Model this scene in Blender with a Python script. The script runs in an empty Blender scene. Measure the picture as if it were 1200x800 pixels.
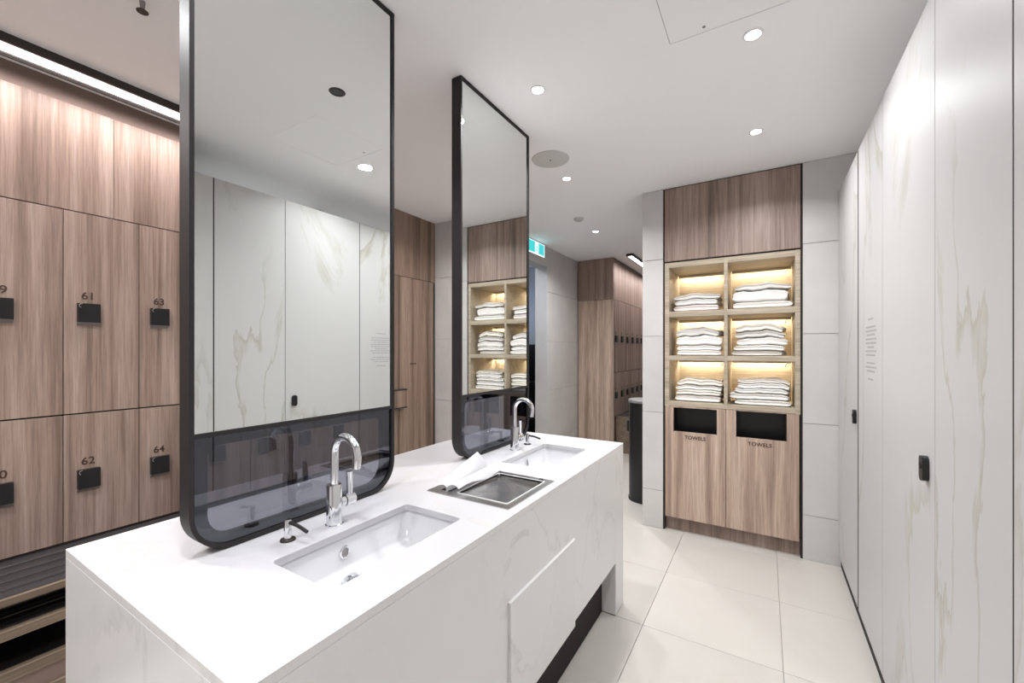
import bpy, bmesh, math, random
from mathutils import Vector, Matrix
random.seed(7)
S = bpy.context.scene
C = S.collection
PI = math.pi

# ------------------------------------------------------------ camera
cd = bpy.data.cameras.new('camera')
cam = bpy.data.objects.new('camera', cd)
C.objects.link(cam)
cam.location = (0, 0, 1.42)
cam.rotation_euler = (PI/2, 0, math.atan(296/487))
cd.sensor_width = 36
cd.lens = 487/1200*36
cd.shift_y = 10.5/1200
cd.clip_start = 0.02
S.camera = cam

# ------------------------------------------------------------ world, exposure
w = bpy.data.worlds.new('world')
S.world = w
w.use_nodes = True
w.node_tree.nodes['Background'].inputs[0].default_value = (0.9, 0.95, 1, 1)
w.node_tree.nodes['Background'].inputs[1].default_value = 0.3
S.view_settings.view_transform = 'Standard'
S.view_settings.look = 'None'
S.view_settings.gamma = 1
S.view_settings.exposure = 0.62

POWER = 7.2          # one downlight
LED_POWER = 17.0      # one linear light
NICHE_POWER = 0.55    # one shelf light strip

# ------------------------------------------------------------ helpers
W = {}               # world origin of every object
MESH = {}            # shared meshes


def tag(o, label=None, cat=None, group=None, kind=None):
    if label: o['label'] = label
    if cat: o['category'] = cat
    if group: o['group'] = group
    if kind: o['kind'] = kind
    return o


def link(name, data, loc, parent=None, mat=None):
    o = bpy.data.objects.new(name, data)
    C.objects.link(o)
    W[o.name] = Vector(loc)
    if parent:
        o.parent = parent
        o.location = Vector(loc) - W[parent.name]
    else:
        o.location = loc
    if mat and data and len(data.materials) == 0:
        data.materials.append(mat)
    return o


def thing(name, label, cat, loc, group=None):
    o = link(name, None, loc)
    o.empty_display_size = 0.05
    return tag(o, label, cat, group)


def box_mesh(dx, dy, dz, mat, bev):
    key = (round(dx, 4), round(dy, 4), round(dz, 4), mat.name, bev)
    if key in MESH: return MESH[key]
    bm = bmesh.new()
    bmesh.ops.create_cube(bm, size=1)
    bmesh.ops.scale(bm, vec=(dx, dy, dz), verts=bm.verts)
    if bev:
        bmesh.ops.bevel(bm, geom=bm.edges[:], offset=bev, segments=1, affect='EDGES', profile=.5)
    me = bpy.data.meshes.new('box')
    bm.to_mesh(me); bm.free()
    me.materials.append(mat)
    MESH[key] = me
    return me


def box(name, x0, x1, y0, y1, z0, z1, mat, parent=None, bev=0):
    me = box_mesh(x1-x0, y1-y0, z1-z0, mat, bev)
    return link(name, me, ((x0+x1)/2, (y0+y1)/2, (z0+z1)/2), parent)


def struct(o):
    o['kind'] = 'structure'
    return o


def from_bm(name, bm, mat, parent=None, origin=(0, 0, 0), smooth=False):
    """bm is in world coordinates; origin is where the object's own origin goes"""
    bmesh.ops.translate(bm, vec=-Vector(origin), verts=bm.verts)
    bmesh.ops.recalc_face_normals(bm, faces=bm.faces)
    me = bpy.data.meshes.new(name)
    bm.to_mesh(me); bm.free()
    if smooth:
        for p in me.polygons: p.use_smooth = True
        me.set_sharp_from_angle(angle=math.radians(40))
    me.materials.append(mat)
    return link(name, me, origin, parent)


def bm_box(bm, x0, x1, y0, y1, z0, z1):
    r = bmesh.ops.create_cube(bm, size=1)
    vs = r['verts']
    bmesh.ops.scale(bm, vec=(x1-x0, y1-y0, z1-z0), verts=vs)
    bmesh.ops.translate(bm, vec=((x0+x1)/2, (y0+y1)/2, (z0+z1)/2), verts=vs)


def bm_cyl(bm, p0, p1, r0, r1=None, seg=24, caps=True):
    if r1 is None: r1 = r0
    p0 = Vector(p0); p1 = Vector(p1)
    d = (p1-p0).normalized()
    a = d.orthogonal().normalized(); b = d.cross(a)
    A = []; B = []
    for i in range(seg):
        t = 2*PI*i/seg
        v = a*math.cos(t)+b*math.sin(t)
        A.append(bm.verts.new(p0+v*r0)); B.append(bm.verts.new(p1+v*r1))
    for i in range(seg):
        j = (i+1) % seg
        bm.faces.new((A[i], A[j], B[j], B[i]))
    if caps:
        bm.faces.new(A[::-1]); bm.faces.new(B)


def bm_tube(bm, pts, r, seg=20):
    pts = [Vector(p) for p in pts]
    n = len(pts)
    rs = r if isinstance(r, list) else [r]*n
    t0 = (pts[1]-pts[0]).normalized()
    a = t0.orthogonal().normalized()
    rings = []
    for i, p in enumerate(pts):
        t = (pts[min(i+1, n-1)]-pts[max(i-1, 0)]).normalized()
        a = (a - t*a.dot(t)).normalized()
        b = t.cross(a)
        rings.append([bm.verts.new(p+(a*math.cos(2*PI*k/seg)+b*math.sin(2*PI*k/seg))*rs[i]) for k in range(seg)])
    for i in range(n-1):
        for k in range(seg):
            j = (k+1) % seg
            bm.faces.new((rings[i][k], rings[i][j], rings[i+1][j], rings[i+1][k]))
    bm.faces.new(rings[0][::-1]); bm.faces.new(rings[-1])


def bm_lathe(bm, c, prof, seg=32):
    """prof: list of (r, z) revolved about the vertical through c"""
    rings = []
    for r, z in prof:
        if r < 1e-6: rings.append([bm.verts.new((c[0], c[1], c[2]+z))])
        else: rings.append([bm.verts.new((c[0]+r*math.cos(2*PI*k/seg), c[1]+r*math.sin(2*PI*k/seg), c[2]+z)) for k in range(seg)])
    for A, B in zip(rings, rings[1:]):
        for k in range(seg):
            j = (k+1) % seg
            if len(A) == 1 and len(B) == 1: continue
            if len(A) == 1: bm.faces.new((A[0], B[k], B[j]))
            elif len(B) == 1: bm.faces.new((A[k], A[j], B[0]))
            else: bm.faces.new((A[k], A[j], B[j], B[k]))


def rrect(a0, a1, b0, b1, radii, seg=8):
    """closed outline of a rectangle, radii for corners (a0,b0) (a1,b0) (a1,b1) (a0,b1)"""
    out = []
    cs = [(a0, b0, PI, 1, 1), (a1, b0, 1.5*PI, -1, 1), (a1, b1, 0, -1, -1), (a0, b1, .5*PI, 1, -1)]
    for (a, b, t0, sa, sb), r in zip(cs, radii):
        r = max(r, 1e-4)
        ca, cb = a+sa*r, b+sb*r
        for k in range(seg+1):
            t = t0+(PI/2)*k/seg
            out.append((ca+r*math.cos(t), cb+r*math.sin(t)))
    return out


def ring_x(bm, outer, inner, x0, x1):
    """ring between two outlines in the (y,z) plane, extruded along x"""
    n = len(outer)
    V = [[bm.verts.new((x, p[0], p[1])) for p in o] for x, o in ((x0, outer), (x0, inner), (x1, outer), (x1, inner))]
    for i in range(n):
        j = (i+1) % n
        bm.faces.new((V[0][i], V[0][j], V[1][j], V[1][i]))
        bm.faces.new((V[2][i], V[3][i], V[3][j], V[2][j]))
        bm.faces.new((V[0][i], V[2][i], V[2][j], V[0][j]))
        bm.faces.new((V[1][i], V[1][j], V[3][j], V[3][i]))


def slab_x(bm, outline, x0, x1):
    A = [bm.verts.new((x0, p[0], p[1])) for p in outline]
    B = [bm.verts.new((x1, p[0], p[1])) for p in outline]
    n = len(outline)
    for i in range(n):
        j = (i+1) % n
        bm.faces.new((A[i], A[j], B[j], B[i]))
    bm.faces.new(A[::-1]); bm.faces.new(B)


def text(name, body, size, loc, rot, mat, parent, extrude=.0006, align='CENTER'):
    cu = bpy.data.curves.new('t', 'FONT')
    cu.body = body; cu.size = size; cu.align_x = align; cu.align_y = 'CENTER'; cu.extrude = extrude; cu.offset = size*.012
    tmp = bpy.data.objects.new('t', cu)
    C.objects.link(tmp)
    dg = bpy.context.evaluated_depsgraph_get()
    me = bpy.data.meshes.new_from_object(tmp.evaluated_get(dg))
    bpy.data.objects.remove(tmp); bpy.data.curves.remove(cu)
    me.transform(Matrix.Rotation(0, 4, 'X'))
    me.transform(__import__('mathutils').Euler(rot).to_matrix().to_4x4())
    me.materials.clear()
    me.materials.append(mat)
    return link(name, me, loc, parent)


# ------------------------------------------------------------ materials
def new_mat(name):
    m = bpy.data.materials.new(name)
    m.use_nodes = True
    return m, m.node_tree, m.node_tree.nodes['Principled BSDF']


def plain(name, col, rough=.5, metal=0, spec=.5):
    m, t, b = new_mat(name)
    b.inputs['Base Color'].default_value = (*col, 1)
    b.inputs['Roughness'].default_value = rough
    b.inputs['Metallic'].default_value = metal
    b.inputs['Specular IOR Level'].default_value = spec
    return m


def coords(t, scale, rnd=6.0):
    g = t.nodes.new('ShaderNodeNewGeometry')
    oi = t.nodes.new('ShaderNodeObjectInfo')
    mu = t.nodes.new('ShaderNodeMath'); mu.operation = 'MULTIPLY'; mu.inputs[1].default_value = rnd
    t.links.new(oi.outputs['Random'], mu.inputs[0])
    ad = t.nodes.new('ShaderNodeVectorMath'); ad.operation = 'ADD'
    t.links.new(g.outputs['Position'], ad.inputs[0]); t.links.new(mu.outputs[0], ad.inputs[1])
    ma = t.nodes.new('ShaderNodeMapping')
    ma.inputs['Scale'].default_value = scale
    t.links.new(ad.outputs[0], ma.inputs[0])
    return ma.outputs[0]


def noise(t, vec, scale, detail=4, dist=0, rough=.5):
    n = t.nodes.new('ShaderNodeTexNoise')
    n.inputs['Scale'].default_value = scale
    n.inputs['Detail'].default_value = detail
    n.inputs['Roughness'].default_value = rough
    n.inputs['Distortion'].default_value = dist
    t.links.new(vec, n.inputs['Vector'])
    return n.outputs['Fac']


def ramp(t, fac, stops):
    r = t.nodes.new('ShaderNodeValToRGB')
    e = r.color_ramp.elements
    while len(e) < len(stops): e.new(.5)
    for k, (p, c) in enumerate(stops):
        e[k].position = p
        e[k].color = (*c, 1) if len(c) == 3 else c
    t.links.new(fac, r.inputs[0])
    return r.outputs[0]


def mix(t, fac, a, b, mode='MIX'):
    n = t.nodes.new('ShaderNodeMix'); n.data_type = 'RGBA'; n.blend_type = mode
    for s, v in ((n.inputs[0], fac), (n.inputs[6], a), (n.inputs[7], b)):
        if hasattr(v, 'links'): t.links.new(v, s)
        else: s.default_value = v if isinstance(v, (int, float)) else (*v, 1)
    return n.outputs[2]


def bump(t, b, fac, strength=.1, dist=.002):
    n = t.nodes.new('ShaderNodeBump')
    n.inputs['Strength'].default_value = strength
    n.inputs['Distance'].default_value = dist
    t.links.new(fac, n.inputs['Height'])
    t.links.new(n.outputs[0], b.inputs['Normal'])


def wood(name, dark, mid, light, rough=.5, axis='z'):
    m, t, b = new_mat(name)
    sc = {'z': (1, 1, .03), 'y': (1, .03, 1), 'x': (.03, 1, 1)}[axis]
    v = coords(t, sc, 3)
    fine = noise(t, v, 120, 6, 0, .7)
    wide = noise(t, v, 13, 4, .6, .55)
    c1 = ramp(t, wide, [(.33, dark), (.5, mid), (.68, light)])
    c2 = ramp(t, fine, [(.36, (.66, .64, .62)), (.60, (1.12, 1.12, 1.12))])
    col = mix(t, .75, c1, c2, 'MULTIPLY')
    t.links.new(col, b.inputs['Base Color'])
    b.inputs['Roughness'].default_value = rough
    bump(t, b, fine, .08, .001)
    return m


def marble(name, base, rough=.25, strength=1.0, scale=1.0, vert=.35, spec=.5, gold=(.56, .53, .45)):
    m, t, b = new_mat(name)
    v = coords(t, (1, 1, vert), 9)
    n1 = noise(t, v, 1.6*scale, 8, .9, .55)
    k = base
    g = tuple(k[i]*(1-strength)+gold[i]*strength for i in range(3))
    veins = ramp(t, n1, [(.468, k), (.492, tuple(x*.3+y*.7 for x, y in zip(k, g))), (.500, tuple(x*.95 for x in g)), (.507, k)])
    msk = ramp(t, noise(t, v, 1.1*scale, 2), [(.42, (0, 0, 0)), (.54, (1, 1, 1))])
    n2 = noise(t, v, 2.6*scale, 5, .5)
    cloud = ramp(t, n2, [(.3, tuple(x*.955 for x in k)), (.6, k)])
    col = mix(t, msk, cloud, veins)
    t.links.new(col, b.inputs['Base Color'])
    b.inputs['Roughness'].default_value = rough
    b.inputs['Specular IOR Level'].default_value = spec
    return m


def stone(name, base, rough=.45, amt=.9, sc=4):
    m, t, b = new_mat(name)
    v = coords(t, (1, 1, 1), 5)
    n1 = noise(t, v, sc, 7, .3, .6)
    col = ramp(t, n1, [(.3, tuple(x*amt for x in base)), (.65, base)])
    t.links.new(col, b.inputs['Base Color'])
    b.inputs['Roughness'].default_value = rough
    return m


def glow(name, col, s):
    m = bpy.data.materials.new(name); m.use_nodes = True
    t = m.node_tree; t.nodes.clear()
    e = t.nodes.new('ShaderNodeEmission'); o = t.nodes.new('ShaderNodeOutputMaterial')
    e.inputs[0].default_value = (*col, 1); e.inputs[1].default_value = s
    t.links.new(e.outputs[0], o.inputs[0])
    return m


M_ceil = plain('ceiling_paint', (.93, .925, .93), .8)
M_wall = plain('wall_paint', (.66, .65, .65), .7)
M_grout = plain('grout', (.40, .385, .36), .9)
M_floor = stone('floor_tile', (.545, .515, .475), .34, .93, 2.2)
M_tile = stone('wall_tile', (.60, .585, .57), .45, .90, 3)
M_tile_warm = stone('passage_wall_tile', (.60, .575, .555), .5, .90, 2.5)
M_wood = wood('locker_wood', (.175, .118, .090), (.315, .222, .178), (.43, .325, .272), .5)
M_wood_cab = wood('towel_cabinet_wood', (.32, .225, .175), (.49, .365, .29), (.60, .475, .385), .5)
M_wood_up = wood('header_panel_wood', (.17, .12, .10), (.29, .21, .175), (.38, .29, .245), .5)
M_wood_red = wood('tall_cupboard_wood', (.14, .088, .062), (.25, .17, .125), (.33, .24, .18), .5)
M_oak = wood('niche_oak', (.38, .32, .24), (.45, .385, .295), (.50, .43, .34), .5, 'x')
M_bench = wood('bench_wood', (.13, .095, .065), (.19, .14, .10), (.22, .165, .12), .5, 'y')
M_slat = wood('bench_dark_slat', (.014, .013, .015), (.026, .024, .027), (.042, .04, .043), .45, 'y')
M_dark = plain('dark_void', (.018, .015, .014), .8)
M_bronze = plain('dark_bronze_trim', (.045, .036, .032), .45, .3)
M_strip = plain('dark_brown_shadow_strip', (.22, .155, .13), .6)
M_black = plain('black_plastic', (.008, .008, .009), .35)
M_frame = plain('black_frame_metal', (.026, .024, .024), .5, 0, .22)
M_lip = plain('grey_lock_lip', (.30, .28, .28), .35, .3)
M_chrome = plain('chrome', (.82, .83, .86), .06, 1)
M_steel = stone('brushed_steel', (.50, .49, .48), .27, .9, 9)
M_steel.node_tree.nodes['Principled BSDF'].inputs['Metallic'].default_value = 1
M_bead_glint = plain('bead_painted_glint', (.85, .85, .85), .5, .3)
M_mirror = plain('mirror_silver', (.86, .88, .865), .0, 1)
M_door = marble('cubicle_marble', (.53, .525, .52), .42, .85, .9, .30, .25, (.40, .38, .32))
M_top = marble('worktop_marble', (.55, .545, .56), .3, .3, 1.1, 1)
M_apron = marble('counter_side_marble', (.77, .76, .755), .3, .28, 1.0, .6, .5, (.52, .50, .48))
M_porc = plain('porcelain', (.66, .66, .68), .12)
M_white = plain('white_plastic', (.82, .82, .82), .4)
M_paper = plain('paper_towel', (.90, .90, .92), .85)
M_ink = plain('brown_number_print', (.06, .028, .02), .6)
M_grey_ink = plain('grey_notice_print', (.36, .35, .35), .6)
M_lid = plain('grey_bin_lid', (.30, .30, .29), .35, .4)
M_speaker = plain('speaker_grille', (.60, .59, .575), .75)
M_bulb = glow('downlight_diffuser', (1, .97, .94), 22)
M_led = glow('linear_light_diffuser', (1, .95, .95), 8)
M_warm = glow('warm_led_strip', (1, .80, .50), 14)
M_teal = glow('sign_teal', (.05, .42, .42), 1.1)
M_signw = glow('sign_white', (.80, .95, 1), 1.4)
M_blue = glow('blue_panel', (.52, .66, .95), .8)

# smoked glass: dark tinted and see-through, with a mirror-like surface
M_smoke = bpy.data.materials.new('smoked_glass'); M_smoke.use_nodes = True
t = M_smoke.node_tree; t.nodes.clear()
o_ = t.nodes.new('ShaderNodeOutputMaterial'); tr = t.nodes.new('ShaderNodeBsdfTransparent')
gl = t.nodes.new('ShaderNodeBsdfGlossy'); mx = t.nodes.new('ShaderNodeMixShader')
tr.inputs[0].default_value = (.50, .51, .55, 1)
gl.inputs[0].default_value = (.85, .87, .95, 1); gl.inputs['Roughness'].default_value = 0.01
mx.inputs[0].default_value = .10
t.links.new(tr.outputs[0], mx.inputs[1]); t.links.new(gl.outputs[0], mx.inputs[2]); t.links.new(mx.outputs[0], o_.inputs[0])

# towels
def towel_mat(name, col):
    m, t, b = new_mat(name)
    v = coords(t, (1, 1, 1), 2)
    f = noise(t, v, 260, 3)
    b.inputs['Base Color'].default_value = (*col, 1)
    b.inputs['Roughness'].default_value = .95
    b.inputs['Sheen Weight'].default_value = .2
    bump(t, b, f, .5, .003)
    return m
M_towel = [towel_mat('white_terry', (.84, .82, .79)), towel_mat('cream_terry', (.78, .74, .67)), towel_mat('grey_terry', (.66, .64, .61)), towel_mat('pinkish_terry', (.80, .72, .72))]

# ------------------------------------------------------------ room shell
CZ = 2.70
XR, XL, YB, YF = 2.1, -3.35, -2.4, 9.2


def tile_box(parent, axis, rng, plane, n, mat, th=.012, gap=.003):
    pass


# floor: base slab and single tiles (0.61 x 0.60)
fl = struct(box('floor', XL, XR, YB, YF, -.12, -.009, M_grout))
nx0, nx1 = -6, 4
for i in range(-6, 4):
    for j in range(-8, 13):
        x0 = .071+.61*i; y0 = 2.19+.60*j
        if x0 < XL-.3 or x0+.6 > XR+.3: continue
        box('tile', x0+.001, x0+.609, y0+.001, y0+.599, -.009, 0, M_floor, fl, .001)

# ceiling with a hole for the access hatch
HX0, HX1, HY0, HY1 = -.337, .113, 1.38, 1.83
bm = bmesh.new()
xs = [XL, HX0-.002, HX1+.002, XR]; ys = [YB, HY0-.002, HY1+.002, YF]
for i in range(3):
    for j in range(3):
        if (i, j) != (1, 1): bm_box(bm, xs[i], xs[i+1], ys[j], ys[j+1], CZ, CZ+.1)
bmesh.ops.remove_doubles(bm, verts=bm.verts, dist=1e-5)
ce = struct(from_bm('ceiling', bm, M_ceil))

struct(box('wall_left', XL, -3.30, YB, 3.2, 0, CZ, M_wall))
struct(box('wall_back', XL, XR, YB-.1, YB, 0, CZ, M_wall))
struct(box('wall_right', XR-.1, XR, YB, 3.46, 0, CZ, M_wall))


def tiled_y(name, x0, x1, y, depth, seams_x, mat, z_seams=(0, .302, .925, 1.533, 2.145, 2.70)):
    """wall facing -Y, its face at y, clad in single tiles"""
    wl = struct(box(name, x0, x1, y+.010, y+depth, 0, CZ, M_grout))
    ss = [x0]+list(seams_x)+[x1]
    for a, b in zip(ss, ss[1:]):
        for c, d in zip(z_seams, z_seams[1:]):
            box('tile', a+.001, b-.001, y, y+.010, c+.0015, d-.0015, mat, wl, .001)
    return wl


def tiled_x(name, y0, y1, x, depth, seams_y, mat, z_seams=(0, .302, .925, 1.533, 2.145, 2.70), z0=0):
    """wall facing +X, its face at x"""
    wl = struct(box(name, x-depth, x-.010, y0, y1, z0, CZ, M_grout))
    ss = [y0]+list(seams_y)+[y1]
    for a, b in zip(ss, ss[1:]):
        for c, d in zip(z_seams, z_seams[1:]):
            if d <= z0: continue
            box('tile', x-.010, x, a+.001, b-.001, max(c, z0)+.0015, d-.0015, mat, wl, .001)
    return wl


NF = 3.45
tiled_y('wall_front', -.852, -.690, NF, .68, [], M_tile)                       # column left of the towel cabinet
tiled_y('wall_front', .222, XR-.1, NF, .60, [.822, 1.43], M_tile)
struct(box('wall_front', -.690, .222, NF+.60, NF+.68, 0, CZ, M_wall))
struct(box('wall_right', .60, .70, NF+.68, YF, 0, CZ, M_wall))
tiled_y('wall_left', -2.86, -2.30, 3.185, .16, [-2.666], M_tile)
tiled_x('wall_left', 3.346, 3.62, -2.30, .155, [], M_tile_warm)
tiled_x('wall_left', 4.617, 5.60, -2.30, .155, [5.10], M_tile_warm)
dh = tiled_x('wall_left', 3.62, 4.617, -2.30, .155, [], M_tile_warm, (0, .302, .925, 1.533, 2.145, 2.70), 2.46)
struct(box('trim_1', -2.458, -2.297, 4.605, 4.616, 0, 2.46, M_tile))                # jamb facing
struct(box('wall_left', XL, -2.30, 5.60, 5.70, 0, CZ, M_wall))
struct(box('wall_front', XL, XR, YF, YF+.1, 0, CZ, M_wall))
struct(box('wall_left', XL, XL+.05, 3.346, 5.6, 0, CZ, M_wall))

# side room seen through the doorway
t_ = thing('wall_display', 'pale blue glowing panel on the wall beyond the doorway', 'light panel', (-3.29, 4.9, 1.6))
box('backing', -3.297, -3.28, 3.7, 5.5, 1.62, 2.42, M_white, t_)
box('diffuser', -3.281, -3.274, 3.72, 5.48, 1.64, 2.40, M_blue, t_)
t_ = thing('dark_cabinet', 'black cabinet standing in the room beyond the doorway', 'cabinet', (-2.9, 4.9, 0))
box('body', -3.2, -2.62, 3.9, 5.45, .04, 1.50, M_black, t_, .004)
box('plinth', -3.18, -2.66, 3.92, 5.43, 0, .04, M_dark, t_)
for z in (.52, 1.0): box('door_gap', -2.6205, -2.618, 3.95, 5.4, z, z+.006, M_lip, t_)

# ceiling access hatch
h = thing('ceiling_access_hatch', 'square flush access hatch in the white ceiling with a fine shadow line', 'hatch', ((HX0+HX1)/2, (HY0+HY1)/2, CZ))
box('hatch_panel', HX0, HX1, HY0, HY1, CZ+.0005, CZ+.02, M_ceil, h)
bm = bmesh.new(); bm_cyl(bm, (-.205, 1.80, CZ-.0015), (-.205, 1.80, CZ+.004), .006)
from_bm('latch', bm, M_lip, h, (-.205, 1.80, CZ))

# ------------------------------------------------------------ lights
def downlight(x, y, label, z=CZ, power=POWER, lit=True, group='recessed downlights', col=(.975, .985, 1)):
    r = thing('downlight', label, 'downlight', (x, y, z), group)
    bm = bmesh.new()
    bm_lathe(bm, (x, y, z), [(.028, .0), (.028, -.004), (.036, -.003), (.039, .0)], 32)
    from_bm('trim_ring', bm, M_white if lit else M_black, r, (x, y, z), True)
    bm = bmesh.new()
    bm_lathe(bm, (x, y, z), [(0, -.002), (.029, -.002)], 32)
    from_bm('diffuser' if lit else 'lens', bm, M_bulb if lit else M_black, r, (x, y, z))
    if lit:
        l = bpy.data.lights.new('downlight_lamp', 'AREA')
        l.shape = 'DISK'; l.size = .09; l.energy = power; l.color = col; l.spread = math.radians(142)
        o = bpy.data.objects.new('downlight_lamp', l); C.objects.link(o)
        o.parent = r; o.location = (0, 0, -.006)
    return r


VIS = [(-.04, 1.946, 'lit round downlight nearest the camera, above the aisle by the access hatch'),
       (-.043, 2.818, 'lit round downlight in front of the towel cabinet header'),
       (-.952, 1.809, 'lit round downlight above the counter, in front of the second mirror'),
       (-1.259, 2.855, 'lit round downlight just beyond the round ceiling speaker'),
       (-1.553, 4.286, 'farthest lit round downlight, over the passage to the far lockers'),
       (1.30, 1.89, 'lit downlight above the near cubicle, seen only in the big mirror'),
       (1.30, 2.90, 'lit downlight above the far cubicle, seen only in the big mirror')]
for x, y, lb in VIS: downlight(x, y, lb, power=POWER*(1.7 if y > 4 else 1))
for x, y, wt, lb in [(-.95, .35, 5.5, 'above the near end of the counter'), (-.16, -.15, 3, 'over the aisle beside the camera'), (-.95, -.75, 8, 'behind the camera, in line with the counter'),
                    (-.04, -.95, 6, 'behind the camera over the aisle'), (-2.0, -.6, 6, 'behind the camera near the lockers'), (-2.05, 2.6, 6, 'behind the big mirror near the tall cupboard'),
                    (-1.5, 7.0, 6, 'deep in the passage before the far lockers'), (-1.9, .2, 6, 'beside the near end of the counter over the locker aisle')]:
    downlight(x, y, 'added downlight out of view, '+lb, power=wt)  # unseen lamps added to even out the room and brighten the counter
downlight(-2.8, 4.2, 'cool lit downlight in the side room beyond the doorway', power=4, col=(.85, .92, 1))
downlight(-.61, 1.31, 'unlit dark round ceiling fitting, reflected high in the big mirror', lit=False)


def linear_light(x0, x1, y0, y1, label, power):
    r = thing('linear_light', label, 'linear light', ((x0+x1)/2, y0, CZ), 'linear lights above the lockers')
    bm = bmesh.new()
    bm_box(bm, x0, x0+.012, y0, y1, CZ-.036, CZ)
    bm_box(bm, x1-.012, x1, y0, y1, CZ-.036, CZ)
    bm_box(bm, x0+.012, x1-.012, y0, y1, CZ-.021, CZ)
    bm_box(bm, x0+.012, x1-.012, y0, y0+.01, CZ-.036, CZ-.021)
    bm_box(bm, x0+.012, x1-.012, y1-.01, y1, CZ-.036, CZ-.021)
    from_bm('housing', bm, M_bronze, r, (x0, y0, CZ))
    box('reflector', x0+.012, x1-.012, y0+.011, y1-.011, CZ-.026, CZ-.0215, M_white, r)
    box('diffuser', (x0+x1)/2-.024, (x0+x1)/2+.024, y0+.012, y1-.012, CZ-.033, CZ-.0262, M_led, r)
    n = 3
    for i in range(n):
        l = bpy.data.lights.new('linear_lamp', 'AREA')
        l.shape = 'RECTANGLE'; l.size = x1-x0-.05; l.size_y = (y1-y0)/n*.97
        l.energy = power/n; l.color = (1, .93, .93); l.spread = math.radians(165)
        o = bpy.data.objects.new('linear_lamp', l); C.objects.link(o)
        o.parent = r; o.location = (0, (y1-y0)*(i+.5)/n, -.040)


linear_light(-2.75, -2.61, -1.9, 2.25, 'long bright linear light under the ceiling above the numbered lockers', LED_POWER)
linear_light(-1.57, -1.48, 5.50, 8.9, 'short lit linear light over the far lockers beyond the passage', LED_POWER*.7)

# speaker and detector
sp = thing('ceiling_speaker', 'flat round grey ceiling speaker grille beside the second mirror top', 'speaker', (-1.225, 2.51, CZ))
bm = bmesh.new(); bm_lathe(bm, (-1.225, 2.51, CZ), [(0, -.008), (.115, -.008), (.122, -.006), (.125, 0)], 48)
from_bm('grille', bm, M_speaker, sp, (-1.225, 2.51, CZ), True)
bm = bmesh.new(); bm_lathe(bm, (-1.225, 2.51, CZ), [(0, -.012), (.006, -.011), (.007, -.008)], 12)
from_bm('centre_stud', bm, M_lip, sp, (-1.225, 2.51, CZ))
sd = thing('smoke_detector', 'small round smoke detector on the passage ceiling', 'detector', (-1.543, 3.783, CZ))
bm = bmesh.new(); bm_lathe(bm, (-1.543, 3.783, CZ), [(0, -.03), (.028, -.028), (.033, -.018), (.045, -.015), (.05, 0)], 32)
from_bm('cover', bm, M_speaker, sd, (-1.543, 3.783, CZ), True)
sk = thing('sprinkler_head', 'small dark sprinkler head above the cubicles, reflected in the big mirror', 'sprinkler', (1.044, 2.329, CZ))
sk2 = thing('sprinkler_head', 'small dark sprinkler head on the ceiling above the numbered lockers, top left', 'sprinkler', (-1.952, .599, CZ))
for q, (a, b) in ((sk, (1.044, 2.329)), (sk2, (-1.952, .599))):
    bm = bmesh.new(); bm_cyl(bm, (a, b, CZ), (a, b, CZ-.035), .009, .006, 12)
    from_bm('sprinkler_body', bm, M_lip, q, (a, b, CZ))
    bm = bmesh.new(); bm_cyl(bm, (a, b, CZ-.0355), (a, b, CZ-.038), .018, .018, 16)
    from_bm('deflector', bm, M_bronze, q, (a, b, CZ-.035))

# ------------------------------------------------------------ numbered lockers on the left
LX = -2.843


def lock(parent, x, y, z, s=1.0):
    """square black lock: plate, tilted lip and key ring"""
    bm = bmesh.new()
    a, b = .040*s, .046*s
    slab_x(bm, rrect(y-a, y+a, z-b, z+b, [.002]*4, 2), x, x+.022)
    k = from_bm('lock', bm, M_black, parent, (x, y, z))
    bm = bmesh.new()
    vs = [(x, y-a, z-b-.016), (x+.022, y-a, z-b), (x, y-a, z-b)]
    A = [bm.verts.new(v) for v in vs]; B = [bm.verts.new((v[0], y+a, v[2])) for v in vs]
    bm.faces.new(A); bm.faces.new(B[::-1])
    for i in range(3):
        j = (i+1) % 3
        bm.faces.new((A[i], B[i], B[j], A[j]))
    from_bm('lip', bm, M_lip, k, (x, y, z-b))
    bm = bmesh.new()
    pts = [(x+.024, y-a+.014+.010*math.cos(t), z+b-.012+.010*math.sin(t)) for t in [PI*.45+PI*.9*i/8 for i in range(9)]]
    bm_tube(bm, pts, .0018, 6)
    from_bm('key_ring', bm, M_lip, k, (x, y, z))
    return k


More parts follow.
